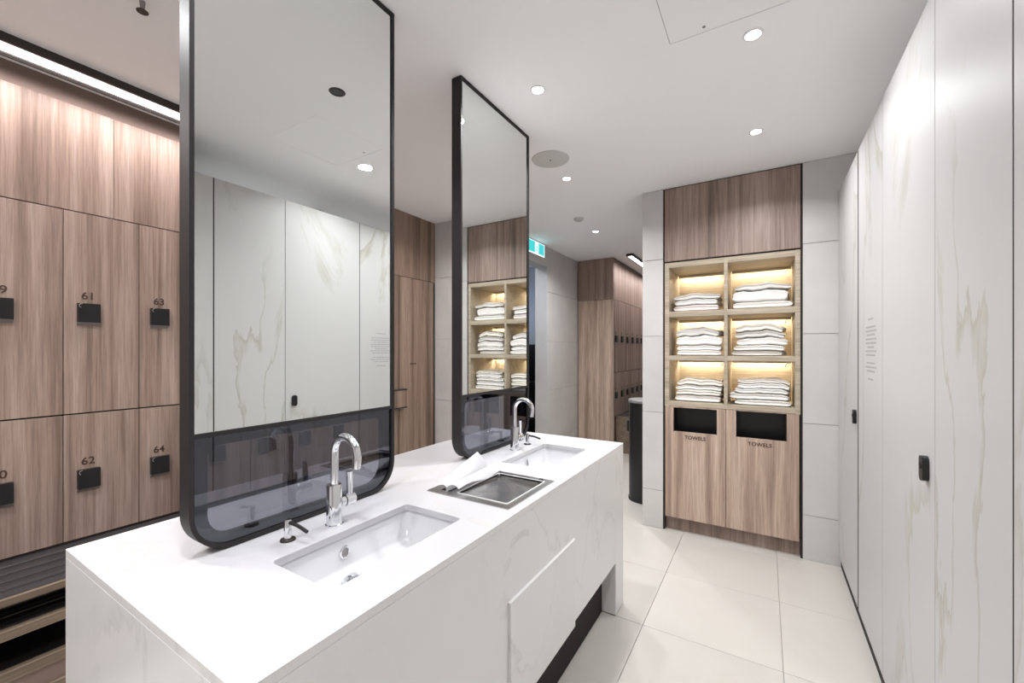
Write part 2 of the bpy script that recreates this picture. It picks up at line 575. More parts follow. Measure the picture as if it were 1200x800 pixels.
bk = struct(box('trim_2', -3.30, LX-.024, -2.0, 3.18, .02, CZ, M_dark))   # dark carcass behind the locker doors
edges = [-1.661+.28*i for i in range(15)]      # ... .299, .579, .859, 1.139 ... 2.259
num = 59-2*7
names_row = {1: 'upper', 0: 'lower'}
for i in range(14):
    y0, y1 = edges[i], edges[i+1]
    for row in (1, 0):
        n = num+2*i+(0 if row else 1)
        z0, z1 = (1.115, 2.090) if row else (.507, 1.111)
        if y1 < .3: lb = 'wooden %s row locker out of view, %s one left of the leftmost visible locker' % (names_row[row], ['seventh', 'sixth', 'fifth', 'fourth', 'third', 'second', 'first'][i])
        elif n in (59, 60): lb = 'wooden %s row locker at the left edge, its number partly cut off before %s' % (names_row[row], 9 if row else 0)
        elif n in (61, 62, 63, 64): lb = 'pale brown wooden locker numbered %d, in the %s row, %s' % (n, names_row[row], 'door wholly in view' if n < 63 else 'beside the mirror frame')
        elif n in (65, 66): lb = 'wooden %s row locker just right of locker %d, hidden behind the big mirror' % (names_row[row], n-2)
        else: lb = 'wooden %s row locker hidden behind the big mirror, %s door before the tall cupboard' % (names_row[row], {11: 'third', 12: 'second', 13: 'first'}[i])
        r = thing('locker', lb, 'locker', (LX, y0, z0), 'numbered lockers along the left wall')
        box('door', LX-.018, LX, y0+.0015, y1-.0015, z0+.0015, z1-.0015, M_wood, r, .0008)
        box('carcass', LX-.024, LX-.018, y0+.004, y1-.004, z0+.004, z1-.004, M_dark, r)
        ly = y0+.085
        lock(r, LX, ly, 1.603 if row else .795)
        text('number', str(n), .050, (LX+.0012, ly, (1.603 if row else .795)+.082), (PI/2, 0, PI/2), M_ink, r)
# upper wood panels, shadow strip, vent and bench
e2 = [-1.47+.557*i for i in range(8)]
e2 = [y for y in e2 if y < 2.2]+[2.259]
for a, b in zip(e2, e2[1:]):
    struct(box('panel', LX-.018, LX, a+.001, b-.001, 2.0935, 2.60, M_wood, bk, .0006))
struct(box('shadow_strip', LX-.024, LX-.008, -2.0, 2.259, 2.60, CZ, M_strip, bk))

# tall cupboard between the mirrors
tc = thing('tall_cupboard', 'tall reddish brown wooden cupboard at the end of the locker row, seen between the mirrors', 'cupboard', (LX, 2.26, 0))
box('header_panel', LX-.018, LX, 2.262, 3.181, 2.103, 2.698, M_wood_red, tc, .001)
box('door', LX-.018, LX, 2.262, 2.70, .10, 2.099, M_wood_red, tc, .001)
box('door', LX-.018, LX, 2.703, 3.155, .10, 2.099, M_wood_red, tc, .001)
box('edge_strip', LX-.018, LX-.002, 3.158, 3.181, .10, 2.099, M_bronze, tc)
box('plinth', LX-.018, LX-.006, 2.262, 3.181, 0, .098, M_bronze, tc)
box('keyhole', LX, LX+.004, 2.835, 2.915, 1.290, 1.300, M_ink, tc)
hb = thing('wooden_holder', 'small wooden box holder fixed to the cupboard beside the big mirror', 'holder', (LX, 2.68, .9))
box('body', LX+.001, LX+.05, 2.60, 2.745, .908, 1.062, M_wood_red, hb, .002)
box('lid', LX+.001, LX+.055, 2.595, 2.75, 1.062, 1.070, M_bronze, hb)
box('base', LX+.001, LX+.055, 2.595, 2.75, .900, .908, M_bronze, hb)


def bench(x0, x1, y0, y1, label):
    """x0 at the lockers, x1 front edge"""
    r = thing('locker_bench', label, 'bench', (x0, y0, 0), 'benches along the lockers')
    n = 5
    wv = (x1-.016-x0)/n
    for i in range(n):
        a = x0+wv*i
        box('slat', a+.004, a+wv-.004, y0, y1, .478, .500, M_slat, r, .0015)
    box('front_rail', x1-.016, x1, y0, y1, .474, .503, M_bench, r, .002)
    for z0, z1 in ((.347, .385), (.190, .232)):
        box('shelf_board', x1-.03, x1, y0, y1, z0, z1, M_bench, r, .002)
        box('shelf_base', x0+.1, x1-.03, y0, y1, z0, z0+.015, M_dark, r)
    box('kick_board', x1-.03, x1-.012, y0, y1, .117, .19, M_strip, r)
    box('bottom_board', x1-.03, x1, y0, y1, .085, .117, M_bench, r, .002)
    box('plinth', x0+.1, x1-.06, y0, y1, 0, .117, M_dark, r)
    box('end_panel', x0, x1-.002, y0-.018, y0, 0, .505, M_bench, r)
    box('end_panel', x0, x1-.002, y1, y1+.018, 0, .505, M_bench, r)
    box('back_panel', x0, x0+.1, y0, y1, 0, .47, M_dark, r)
    for i in range(1, int((y1-y0)/1.3)+1):
        yy = y0+1.3*i
        box('upright', x0+.1, x1-.03, yy, yy+.018, .0, .476, M_dark, r)


bench(-2.84, -2.39, -1.8, 2.2, 'dark slatted bench with open shoe shelves under the numbered lockers')
struct(box('trim_3', -3.30, LX-.004, -2.0, 2.26, 0, .505, M_bronze))

# ------------------------------------------------------------ far lockers beyond the passage
FX = -1.77
fe = thing('locker_end_cupboard', 'tall wooden end face of the far locker block, beside the passage wall', 'cupboard', (-2.03, 5.59, 0))
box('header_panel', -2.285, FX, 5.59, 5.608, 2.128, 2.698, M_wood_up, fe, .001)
box('side_panel', -2.285, FX, 5.59, 5.608, .0, 2.124, M_wood_cab, fe, .001)
struct(box('trim_4', -2.285, FX-.024, 5.61, YF-.01, 0, CZ, M_dark))
for i in range(12):
    y0 = 5.61+.28*i; y1 = y0+.28
    for row in (1, 0):
        z0, z1 = (1.115, 2.120) if row else (.507, 1.111)
        r = thing('locker', 'far wooden %s row locker, %s along the block beyond the passage' % (names_row[row], ['first', 'second', 'third', 'fourth', 'fifth', 'sixth', 'seventh', 'eighth', 'ninth', 'tenth', 'eleventh', 'twelfth'][i]), 'locker', (FX, y0, z0), 'far lockers beyond the passage')
        box('door', FX-.018, FX, y0+.002, y1-.002, z0+.002, z1-.002, M_wood, r)
        zc = 1.58 if row else .80
        lock(r, FX, y0+.085, zc)
        text('number', str((70 if row else 71)+2*i), .05, (FX+.0012, y0+.085, zc+.082), (PI/2, 0, PI/2), M_ink, r)
fp = struct(box('trim_5', FX-.018, FX, 5.61, YF-.02, 2.124, 2.64, M_wood))
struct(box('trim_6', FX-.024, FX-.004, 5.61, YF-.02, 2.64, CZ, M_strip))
struct(box('trim_7', FX-.024, FX-.010, 5.61, YF-.02, 0, .505, M_wood))
bench(FX+.002, FX+.45, 5.72, 8.9, 'dark topped bench under the far lockers, mostly behind the black bin')

# ------------------------------------------------------------ exit sign
ex = thing('exit_sign', 'lit teal and white running man exit sign above the doorway', 'sign', (-2.30, 4.27, 2.53))
Y0, Y1, Z0, Z1 = 4.08, 4.485, 2.535, 2.688
box('case', -2.298, -2.268, Y0, Y1, Z0, Z1, M_white, ex, .002)
box('face', -2.2675, -2.266, Y0+.004, Y1-.004, Z0+.004, Z1-.004, M_signw, ex)
box('teal_panel', -2.2658, -2.2645, Y0+.012, Y1-.245, Z0+.014, Z1-.010, M_teal, ex)
box('teal_panel', -2.2658, -2.2645, Y1-.160, Y1-.016, Z0+.014, Z1-.010, M_teal, ex)
bm = bmesh.new()     # running figure in the doorway
xx = -2.2655
c = Y1-.203
bm_cyl(bm, (xx, c, 2.655), (xx+.0012, c, 2.655), .011, None, 12)
for p, q, r in [((c+.002, 2.640), (c-.006, 2.600), .008), ((c-.006, 2.602), (c+.012, 2.582), .006), ((c+.012, 2.582), (c+.004, 2.560), .005),
                ((c-.006, 2.602), (c-.016, 2.578), .006), ((c-.016, 2.578), (c-.034, 2.572), .005), ((c, 2.636), (c+.018, 2.618), .004), ((c, 2.636), (c-.020, 2.626), .004)]:
    bm_tube(bm, [(xx, *p), (xx, *q)], r, 6)
from_bm('running_figure', bm, M_teal, ex, (xx, c, 2.6))

# ------------------------------------------------------------ towel cabinet
CX0, CX1 = -.677, .209
cab = thing('towel_cabinet', 'built-in wooden towel cabinet with lit open shelves above two bin doors', 'cabinet', (-.234, NF, 0))
D = .48
g = .012
for x in (-.690, CX1+.001): box('shadow_frame', x, x+g, NF+.004, NF+D, .0, 2.698, M_dark, cab)
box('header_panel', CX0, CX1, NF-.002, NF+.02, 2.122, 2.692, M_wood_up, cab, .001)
box('shadow_gap', CX0, CX1, NF+.006, NF+.05, 2.692, 2.699, M_dark, cab)
box('shadow_gap', CX0, CX1, NF+.006, NF+.05, 2.112, 2.122, M_dark, cab)
box('header_carcass', CX0, CX1, NF+.02, NF+D, 2.104, 2.69, M_oak, cab)
box('back_panel', CX0, CX1, NF+D, NF+D+.018, .98, 2.11, M_oak, cab)
box('side_panel', CX0, -.645, NF, NF+D, .98, 2.110, M_oak, cab, .001)
box('side_panel', .179, CX1, NF, NF+D, .98, 2.110, M_oak, cab, .001)
box('divider', -.258, -.234, NF, NF+D, .985, 2.110, M_oak, cab, .001)
shelf_z = [(.985, 1.020), (1.342, 1.380), (1.682, 1.725), (2.070, 2.110)]
for k, (a, b) in enumerate(shelf_z):
    for x0, x1 in ((-.645, -.258), (-.234, .179)):
        box('shelf', x0, x1, NF+.001, NF+D, a, b, M_oak, cab, .001)
        if k:
            s_ = box('led_strip', x0+.01, x1-.01, NF+D-.050, NF+D-.030, a-.008, a, M_warm, cab)
            box('strip_cover', x0+.004, x1-.004, NF+D-.078, NF+D-.072, a-.022, a, M_oak, cab)
            l = bpy.data.lights.new('strip_lamp', 'AREA')
            l.shape = 'RECTANGLE'; l.size = x1-x0-.03; l.size_y = .02; l.energy = NICHE_POWER; l.color = (1, .88, .72)
            o = bpy.data.objects.new('strip_lamp', l); C.objects.link(o)
            o.parent = cab; o.location = Vector(((x0+x1)/2, NF+D-.042, a-.011))-W[cab.name]
            bm = bmesh.new()
            bm_tube(bm, [(x1-.03, NF+D-.06, a-.02), (x1-.045, NF+D-.09, a-.05)], .004, 8)
            from_bm('wire_clip', bm, M_lip, cab, (x1-.03, NF+D-.06, a))


def cab_door(x0, x1, hx0, hx1, hz0, hz1, tx):
    z0, z1 = .112, .983
    bm = bmesh.new()
    xs = [x0, hx0, hx1, x1]; zs = [z0, hz0, hz1, z1]
    for i in range(3):
        for j in range(3):
            if (i, j) != (1, 1): bm_box(bm, xs[i], xs[i+1], NF-.002, NF+.018, zs[j], zs[j+1])
    bmesh.ops.remove_doubles(bm, verts=bm.verts, dist=1e-5)
    bmesh.ops.delete(bm, geom=[f for f in bm.faces if any(g is not f and (g.calc_center_median()-f.calc_center_median()).length < 1e-5 for e in f.edges for g in e.link_faces)], context='FACES')
    d = from_bm('door', bm, M_wood_cab, cab, ((x0+x1)/2, NF, z0))
    bm = bmesh.new()
    bm_box(bm, hx0, hx1, NF+.16, NF+.17, hz0-.2, hz1)
    bm_box(bm, hx0-.004, hx0, NF+.004, NF+.16, hz0-.2, hz1)
    bm_box(bm, hx1, hx1+.004, NF+.004, NF+.16, hz0-.2, hz1)
    from_bm('chute_opening', bm, M_black, d, ((hx0+hx1)/2, NF+.1, hz0))
    text('lettering', 'TOWELS', .038, (tx, NF-.0032, .747), (PI/2, 0, 0), M_ink, d)


cab_door(-.672, -.2465, -.612, -.305, .787, .975, -.455)
cab_door(-.2435, .203, -.178, .131, .787, .980, -.030)
box('bin_carcass', CX0, CX1, NF+.20, NF+D, .10, .98, M_dark, cab)
box('side_edge', CX0, -.6725, NF, NF+.2, .1, .985, M_dark, cab)
box('plinth', CX0, CX1, NF+.05, NF+.07, 0, .108, M_wood_up, cab)

# towels: folded slabs with a soft, layered front
def towel(x0, x1, y0, y1, z, hgt, seed, mat, dome=0.0, skew=0.0, base=0.0):
    rnd = random.Random(seed)
    nx, nr = 22, 22
    r2 = random.Random(seed//10+50)
    ph = [r2.uniform(0, 6.28) for _ in range(6)]
    bm = bmesh.new()
    rows = []
    yd = (y1-y0)/2; yc = (y0+y1)/2
    for i in range(nx+1):
        u = i/nx*2-1
        endf = max(0., 1-abs(u)**10)**.25
        row = []
        for k in range(nr):
            t = 2*PI*k/nr
            cy, cz = math.cos(t), math.sin(t)
            e = .38
            py = math.copysign(abs(cy)**.35, cy)
            pz = math.copysign(abs(cz)**e, cz)
            fold = -.010*math.exp(-((cz)/.22)**2) if cy < -.3 else 0     # crease at the front
            wv = .004*math.sin(4*u+ph[0])+.004*math.sin(7*u+ph[1]+py)+.002*math.sin(15*u+ph[4]+2*py)
            yy = yc+py*(yd+.006*math.sin(3*u+ph[2]))*(.97+.03*endf) - (fold if cy < 0 else 0)
            hz = hgt/2*(.55+.45*endf)
            up = 0
            if cz > 0:
                up = dome*(1-u*u)*(1-(py*.7)**2)*(.7+.3*math.sin(3*u+ph[5]))
            zz = z+hgt/2+pz*hz+up
            zz += (wv+.012*(1-u*u))*min(1., max(0., (zz-base)/.16))
            zz = max(zz, base+.0005)
            xw = (x1-x0)/2
            xx = (x0+x1)/2 + u*xw + .004*math.sin(4*t+ph[3]) * (abs(u)**3) + skew*(py)*(1+u)
            row.append(bm.verts.new((xx, yy, zz)))
        rows.append(row)
    for i in range(nx):
        for k in range(nr):
            j = (k+1) % nr
            bm.faces.new((rows[i][k], rows[i+1][k], rows[i+1][j], rows[i][j]))
    bm.faces.new(rows[0]); bm.faces.new(rows[-1][::-1])
    return from_bm('folded_towel', bm, mat, None, ((x0+x1)/2, yc, z), True)


def stack(x0, x1, z, heights, where, seed, mats, dome_top=.015, sizes=None):
    zc = z+.001
    n = len(heights)
    ordn = ['bottom', 'second', 'third', 'fourth', 'fifth', 'sixth']
    rnd = random.Random(seed)
    for i, hh in enumerate(heights):
        a = x0+rnd.uniform(0, .022); b = x1-rnd.uniform(0, .022)
        if sizes: a += sizes[i][0]; b += sizes[i][1]
        top = i == n-1
        o = towel(a, b, NF+.035+rnd.uniform(0, .02), NF+.33, zc, hh, seed*10+i, M_towel[mats[i]], dome_top if top else 0, rnd.uniform(-.009, .009), z+.0005)
        pos = 'top' if top else ('bottom' if i == 0 else ordn[i]+' from the bottom')
        colr = {0: 'white', 1: 'cream', 2: 'light grey', 3: 'pinkish white'}[mats[i]]
        tag(o, '%s folded towel, %s of the stack on the %s shelf' % (colr, pos, where), 'towel', 'folded towels on the %s shelf' % where)
        zc += hh+.0008


stack(-.622, -.290, 1.725, [.046, .040, .036], 'upper left', 1, [3, 0, 2], .012)
stack(-.610, -.272, 1.380, [.038, .034, .070, .046], 'middle left', 2, [0, 0, 0, 2], .028)
stack(-.610, -.272, 1.020, [.050, .036, .034, .040], 'lower left', 3, [0, 1, 0, 1], .008)
stack(-.205, .158, 1.725, [.046, .080, .034], 'upper right', 4, [0, 0, 2], .022)
stack(-.215, .140, 1.380, [.036, .036, .052, .044, .040], 'middle right', 5, [0, 0, 0, 2, 1], .026, [(-.005, 0), (.005, 0), (.02, 0), (.02, -.01), (.03, -.01)])
stack(-.215, .168, 1.020, [.038, .044, .032, .036, .026], 'lower right', 6, [0, 0, 0, 0, 1], .006, [(.01, 0), (-.005, 0), (.02, 0), (.03, -.005), (.04, -.01)])

# ------------------------------------------------------------ cubicle fronts on the right
PX = .416


def cub(name, cat, y0, y1, label, lock_y=None, group='marble cubicle fronts'):
    r = thing(name, label, cat, (PX+.015, (y0+y1)/2, .07), group)
    p = box('panel', PX, PX+.03, y0+(.026 if y0 == 2.775 else .0015 if y0 == 1.643 else .0025 if y0 == 2.263 else .0035), y1-(.0015 if y1 == 1.643 else .0025 if y1 == 2.263 else .0035), .075, 2.462, M_door, r, .001)
    eg = .0014 if y1 == 1.643 else .0024 if y1 == 2.263 else .0034
    if y1 < 3.4: box('gap_shade_strip', PX+.0008, PX+.028, y1-eg, y1+(.0255 if y1 == 2.775 else eg), .076, 2.461, M_dark, r)  # dark strip paints the shade in the gap between two panels
    if lock_y:
        bm = bmesh.new()
        slab_x(bm, rrect(lock_y-.017, lock_y+.017, 1.030, 1.105, [.015]*4, 6), PX-.016, PX)
        k = from_bm('lock', bm, M_black, r, (PX, lock_y, 1.07))
        bm = bmesh.new(); bm_cyl(bm, (PX-.018, lock_y, 1.075), (PX-.016, lock_y, 1.075), .009, None, 16)
        from_bm('lock_turn', bm, M_frame, k, (PX-.016, lock_y, 1.075))
    return r, p


cub('cubicle_door', 'door', -1.55, -.93, 'white marble cubicle door behind the camera')
cub('cubicle_pilaster', 'panel', -.93, -.49, 'white marble fixed panel behind the camera')
cub('cubicle_door', 'door', -.49, .15, 'white marble cubicle door beside the camera', -.43)
cub('cubicle_pilaster', 'panel', .15, .59, 'white marble fixed panel beside the camera')
cub('cubicle_door', 'door', .59, 1.206, 'white marble cubicle door at the right edge of the photo', .65)
cub('cubicle_pilaster', 'panel', 1.206, 1.643, 'plain white marble fixed panel between the near cubicle doors')
cub('cubicle_door', 'door', 1.643, 2.263, 'white marble cubicle door with grey veins and the nearer black lock', 1.705)
rp, pp = cub('cubicle_pilaster', 'panel', 2.263, 2.775, 'white marble fixed panel with a small printed notice')
cub('cubicle_door', 'door', 2.775, 3.445, 'farthest white marble cubicle door, next to the towel cabinet wall', 2.838)
# printed notice: lines of tiny unreadable words
rnd = random.Random(3)
bm = bmesh.new()
z = 1.565
for ln, wd in enumerate([.10, 0, .20, .22, .17, .22, .21, .13, .22, .19, 0, .17, .22, .16, 0, .10]):
    if wd:
        mid = 2.485
        a = mid-wd/2
        while a < mid+wd/2:
            l_ = rnd.uniform(.012, .034)
            bm_box(bm, PX-.0006, PX+.0004, a, min(a+l_, mid+wd/2), z-.0038, z+.0038)
            a += l_+.006
    z -= .0185
nt = from_bm('notice_print', bm, M_grey_ink, rp, (PX, 2.485, 1.42))
nt['kind'] = 'stuff'
struct(box('trim_8', PX+.012, PX+.030, -1.6, 3.449, 0, .072, M_dark))
for y in (-.20, 1.20, 2.27):    # cubicle side walls behind the fronts
    struct(box('wall_right', PX+.031, XR-.1, y, y+.03, .0, 2.44, M_wall))

# ------------------------------------------------------------ vanity counter
VX0, VX1, VY0, VY1, VZ = -1.565, -.68, .323, 2.323, .90
S1 = (-1.040, -.803, .567, 1.020)
S2 = (-1.055, -.803, 1.635, 2.083)
TR = (-1.070, -.715, 1.153, 1.500)
van = thing('vanity_counter', 'long white marble island counter with two sinks under the framed mirrors', 'counter', ((VX0+VX1)/2, (VY0+VY1)/2, 0))
xs = sorted({VX0+.004, VX1-.004, S1[0], S1[1], S2[0], TR[0], TR[1]})
ys = sorted({VY0+.004, VY1-.004, S1[2], S1[3], S2[2], S2[3], TR[2], TR[3]})
bm = bmesh.new()
grid = {}
def gv(x, y):
    if (x, y) not in grid: grid[(x, y)] = bm.verts.new((x, y, VZ))
    return grid[(x, y)]
def inh(x, y):
    return any(h[0] < x < h[1] and h[2] < y < h[3] for h in (S1, S2, (TR[0]+.006, TR[1]-.006, TR[2]+.006, TR[3]-.006)))
fs = []
for a, b in zip(xs, xs[1:]):
    for c, d in zip(ys, ys[1:]):
        if not inh((a+b)/2, (c+d)/2): fs.append(bm.faces.new((gv(a, c), gv(b, c), gv(b, d), gv(a, d))))
r_ = bmesh.ops.extrude_face_region(bm, geom=fs)
bmesh.ops.translate(bm, vec=(0, 0, -.020), verts=[e for e in r_['geom'] if isinstance(e, bmesh.types.BMVert)])
bmesh.ops.recalc_face_normals(bm, faces=bm.faces)
vert_in = [e for e in bm.edges if len(e.link_faces) == 2 and abs(e.verts[0].co.z-e.verts[1].co.z) > .01 and e.calc_face_angle(0) > 1
           and VX0+.02 < e.verts[0].co.x < VX1-.02 and VY0+.02 < e.verts[0].co.y < VY1-.02
           and not (TR[0]-.01 < e.verts[0].co.x < TR[1]+.01 and TR[2]-.01 < e.verts[0].co.y < TR[3]+.01)]
bmesh.ops.bevel(bm, geom=vert_in, offset=.014, segments=4, affect='EDGES', profile=.5)
sharp = [e for e in bm.edges if len(e.link_faces) == 2 and e.calc_face_angle(0) > .9 and abs(e.verts[0].co.z-VZ) < 1e-4 and abs(e.verts[1].co.z-VZ) < 1e-4]
bmesh.ops.bevel(bm, geom=sharp, offset=.0022, segments=2, affect='EDGES', profile=.5)
from_bm('worktop', bm, M_top, van, ((VX0+VX1)/2, (VY0+VY1)/2, VZ))
AZ = .284
for a, b, c, d in ((VX0, VX0+.0039, VY0, VY1), (VX1-.0039, VX1, VY0, VY1), (VX0+.004, VX1-.004, VY0, VY0+.0039), (VX0+.004, VX1-.004, VY1-.0039, VY1)):
    box('mitred_edge', a, b, c, d, VZ-.0208, VZ, M_apron, van, .0008)
th = .018
box('front_apron', VX1-th, VX1, VY0+.02, 2.187, AZ, VZ-.021, M_apron, van)
box('back_apron', VX0+.0005, VX0+th, VY0+.02, 2.187, AZ, VZ-.021, M_apron, van)
box('end_panel', VX0, VX1, VY0, VY0+.020, 0, VZ-.021, M_apron, van, .0008)
box('end_leg', VX0, VX1, 2.187, VY1, .004, VZ-.021, M_apron, van, .001)
box('leg_foot', VX0+.002, VX1-.002, 2.189, VY1-.002, 0, .004, M_bronze, van)
box('access_panel', VX1, VX1+.009, 1.098, 1.610, .276, .634, M_apron, van, .001)
box('painted_edge_highlight', VX1-.0004, VX1+.010, 1.096, 1.612, .634, .638, M_white, van, .0008)  # thin white strip paints the highlight along the access panel's top bevel
box('bottom_board', VX0+th, VX1-th, VY0+.02, 2.187, AZ+.004, AZ+.02, M_dark, van)
box('plinth', VX0+.08, -.757, VY0+.1, 2.187, 0, AZ+.004, M_dark, van)


def basin(rect, label, dx, dy):
    x0, x1, y0, y1 = rect
    o = .006
    r = thing('sink', label, 'sink', ((x0+x1)/2, (y0+y1)/2, .76), 'undermount sinks')
    rings = [(x0-o-.02, x1+o+.02, y0-o-.02, y1+o+.02, .879, .03), (x0-o, x1+o, y0-o, y1+o, .879, .022), (x0-o+.004, x1+o-.004, y0-o+.004, y1+o-.004, .862, .024),
             (x0+.006, x1-.006, y0+.010, y1-.010, .800, .035), (x0+.018, x1-.018, y0+.022, y1-.022, .787, .04), (x0+.05, x1-.05, y0+.07, y1-.07, .783, .03)]
    bm = bmesh.new()
    prev = None
    for a, b, c, d, z, rr in rings:
        ring = [bm.verts.new((p[0], p[1], z)) for p in rrect(a, b, c, d, [rr]*4, 6)]
        if prev:
            n = len(ring)
            for i in range(n):
                j = (i+1) % n
                bm.faces.new((prev[i], prev[j], ring[j], ring[i]))
        prev = ring
    bm.faces.new(prev)
    from_bm('basin', bm, M_porc, r, ((x0+x1)/2, (y0+y1)/2, .8), True)
    bm = bmesh.new()
    bm_lathe(bm, (dx, dy, .7835), [(0, .016), (.014, .0155), (.024, .012), (.029, .006), (.030, .001), (.034, 0), (.034, -.002)], 32)
    from_bm('drain_cap', bm, M_chrome, r, (dx, dy, .785), True)
    # overflow ring on the basin's rear wall
    bm = bmesh.new()
    cy, cz = dy+.02, .838
    pts = [(x0+.004, cy+.014*math.cos(2*PI*k/24), cz+.016*math.sin(2*PI*k/24)) for k in range(25)]
    bm_tube(bm, pts, .0032, 8)
    ov = from_bm('overflow_ring', bm, M_chrome, r, (x0, cy, cz), True)
    bm = bmesh.new(); bm_cyl(bm, (x0+.0005, cy, cz), (x0+.003, cy, cz), .012, None, 20)
    from_bm('overflow_hole', bm, M_lip, ov, (x0, cy, cz))
    return r


basin(S1, 'nearer white rectangular undermount sink in front of the big mirror', -.970, .755)
basin(S2, 'farther white rectangular undermount sink at the counter end', -.982, 1.86)


def faucet(x, y, label):
    r = thing('faucet', label, 'faucet', (x, y, VZ), 'chrome gooseneck faucets')
    z = VZ
    bm = bmesh.new()
    bm_lathe(bm, (x, y, z), [(0, .0), (.0255, .0), (.0255, .004), (.0225, .006), (.0215, .118), (.020, .121), (.0, .121)], 40)
    from_bm('body', bm, M_chrome, r, (x, y, z), True)
    R_ = .052
    pts = [(x, y, z+.118), (x, y, z+.16), (x, y, z+.215)]
    for k in range(1, 17):
        a = PI-(PI*1.06)*k/16
        pts.append((x+R_+R_*math.cos(a), y, z+.215+R_*math.sin(a)))
    e = pts[-1]; pts.append((e[0]-.003, y, e[2]-.022))
    bm = bmesh.new(); bm_tube(bm, pts, .0115, 24)
    sp_ = from_bm('spout', bm, M_chrome, r, (x, y, z+.12), True)
    q = pts[-1]
    bm = bmesh.new(); bm_cyl(bm, (q[0], y, q[2]-.003), (q[0], y, q[2]+.001), .0085, None, 16)
    from_bm('aerator', bm, M_lip, sp_, q)
    bm = bmesh.new()
    bm_cyl(bm, (x, y+.018, z+.062), (x, y+.034, z+.062), .015, .015, 24)
    bm_cyl(bm, (x, y+.0355, z+.062), (x, y+.066, z+.062), .0185, .0185, 28)
    hs = from_bm('handle_stub', bm, M_chrome, r, (x, y+.03, z+.062), True)
    bm = bmesh.new()
    bm_tube(bm, [(x, y+.052, z+.070), (x, y+.053, z+.10), (x+.002, y+.050, z+.148)], [.0095, .0095, .0105], 16)
    from_bm('lever', bm, M_chrome, hs, (x, y+.052, z+.07), True)
    return r


faucet(-1.098, .785, 'chrome gooseneck faucet with side lever at the nearer sink')
faucet(-1.115, 1.862, 'chrome gooseneck faucet with side lever at the farther sink')


def soap(x, y, label, ang):
    r = thing('soap_dispenser', label, 'soap dispenser', (x, y, VZ), 'chrome soap pumps')
    bm = bmesh.new()
    bm_lathe(bm, (x, y, VZ), [(0, .006), (.012, .006), (.019, .004), (.020, 0), (0, 0)], 28)
    from_bm('base_flange', bm, M_bronze, r, (x, y, VZ), True)
    bm = bmesh.new()
    bm_lathe(bm, (x, y, VZ), [(.0, .005), (.0095, .005), (.0095, .054), (.008, .057), (0, .057)], 24)
    from_bm('pump_stem', bm, M_chrome, r, (x, y, VZ), True)
    c, s = math.cos(ang), math.sin(ang)
    bm = bmesh.new()
    bm_tube(bm, [(x, y, VZ+.050), (x+.04*c, y+.04*s, VZ+.046), (x+.075*c, y+.075*s, VZ+.036)], .0048, 12)
    from_bm('nozzle', bm, M_frame, r, (x, y, VZ+.05), True)


soap(-1.118, .655, 'low chrome soap pump with thin dark nozzle left of the nearer faucet', .12)
soap(-1.124, 2.015, 'low chrome soap pump with thin dark nozzle right of the farther faucet', .15)

# steel paper towel unit set into the worktop
tu = thing('steel_counter_tray', 'square polished steel tray with towel slot set into the counter between the sinks', 'tray', ((TR[0]+TR[1])/2, (TR[2]+TR[3])/2, VZ))
x0, x1, y0, y1 = TR
ix0, ix1, iy0, iy1 = -.955, -.742, 1.190, 1.466
sx0, sx1, sy0, sy1 = -1.030, -.985, 1.185, 1.465
bm = bmesh.new()
gx = [x0, sx0, sx1, ix0, ix1, x1]; gy = [y0, sy0, iy0, sy1, iy1, y1]
cells = {}
def V_(x, y, z=VZ+.0022):
    k = (x, y, z)
    if k not in cells: cells[k] = bm.verts.new(k)
    return cells[k]
fs = []
for a, b in zip(gx, gx[1:]):
    for c, d in zip(gy, gy[1:]):
        mx_, my_ = (a+b)/2, (c+d)/2
        if (ix0 < mx_ < ix1 and iy0 < my_ < iy1) or (sx0 < mx_ < sx1 and sy0 < my_ < sy1): continue
        fs.append(bm.faces.new((V_(a, c), V_(b, c), V_(b, d), V_(a, d))))
r_ = bmesh.ops.extrude_face_region(bm, geom=fs)
bmesh.ops.translate(bm, vec=(0, 0, -.003), verts=[e for e in r_['geom'] if isinstance(e, bmesh.types.BMVert)])
from_bm('rim', bm, M_steel, tu, ((x0+x1)/2, (y0+y1)/2, VZ))
bm = bmesh.new()          # raised bead around the flap, coloured pale to paint its highlight line
def zring(o, i, z0, z1):
    vs = []
    for rc in (o, i):
        for z in (z0, z1): vs.append([bm.verts.new((px, py, z)) for px, py in rrect(*rc, [.006]*4, 3)])
    n = len(vs[0])
    for k in range(n):
        j = (k+1) % n
        bm.faces.new((vs[0][k], vs[0][j], vs[1][j], vs[1][k])); bm.faces.new((vs[2][k], vs[3][k], vs[3][j], vs[2][j]))
        bm.faces.new((vs[1][k], vs[1][j], vs[3][j], vs[3][k])); bm.faces.new((vs[0][k], vs[2][k], vs[2][j], vs[0][j]))
zring((ix0-.003, ix1+.003, iy0-.003, iy1+.003), (ix0, ix1, iy0, iy1), VZ-.004, VZ+.0045)
from_bm('bead', bm, M_bead_glint, tu, (ix0, iy0, VZ), False)
bm = bmesh.new()          # recessed flap: slopes down towards the far aisle side
A = [bm.verts.new(p) for p in [(ix0, iy0, VZ-.002), (ix1, iy0, VZ-.004), (ix1, iy1, VZ-.020), (ix0, iy1, VZ-.010)]]
m_ = bm.verts.new(((ix0+ix1)/2+.02, (iy0+iy1)/2, VZ-.012))
for k in range(4): bm.faces.new((A[k], A[(k+1) % 4], m_))
B = [bm.verts.new((v.co.x, v.co.y, VZ+.001)) for v in A]
for k in range(4):
    j = (k+1) % 4
    bm.faces.new((A[k], A[j], B[j], B[k]))
from_bm('flap', bm, M_steel, tu, (ix0, iy0, VZ))
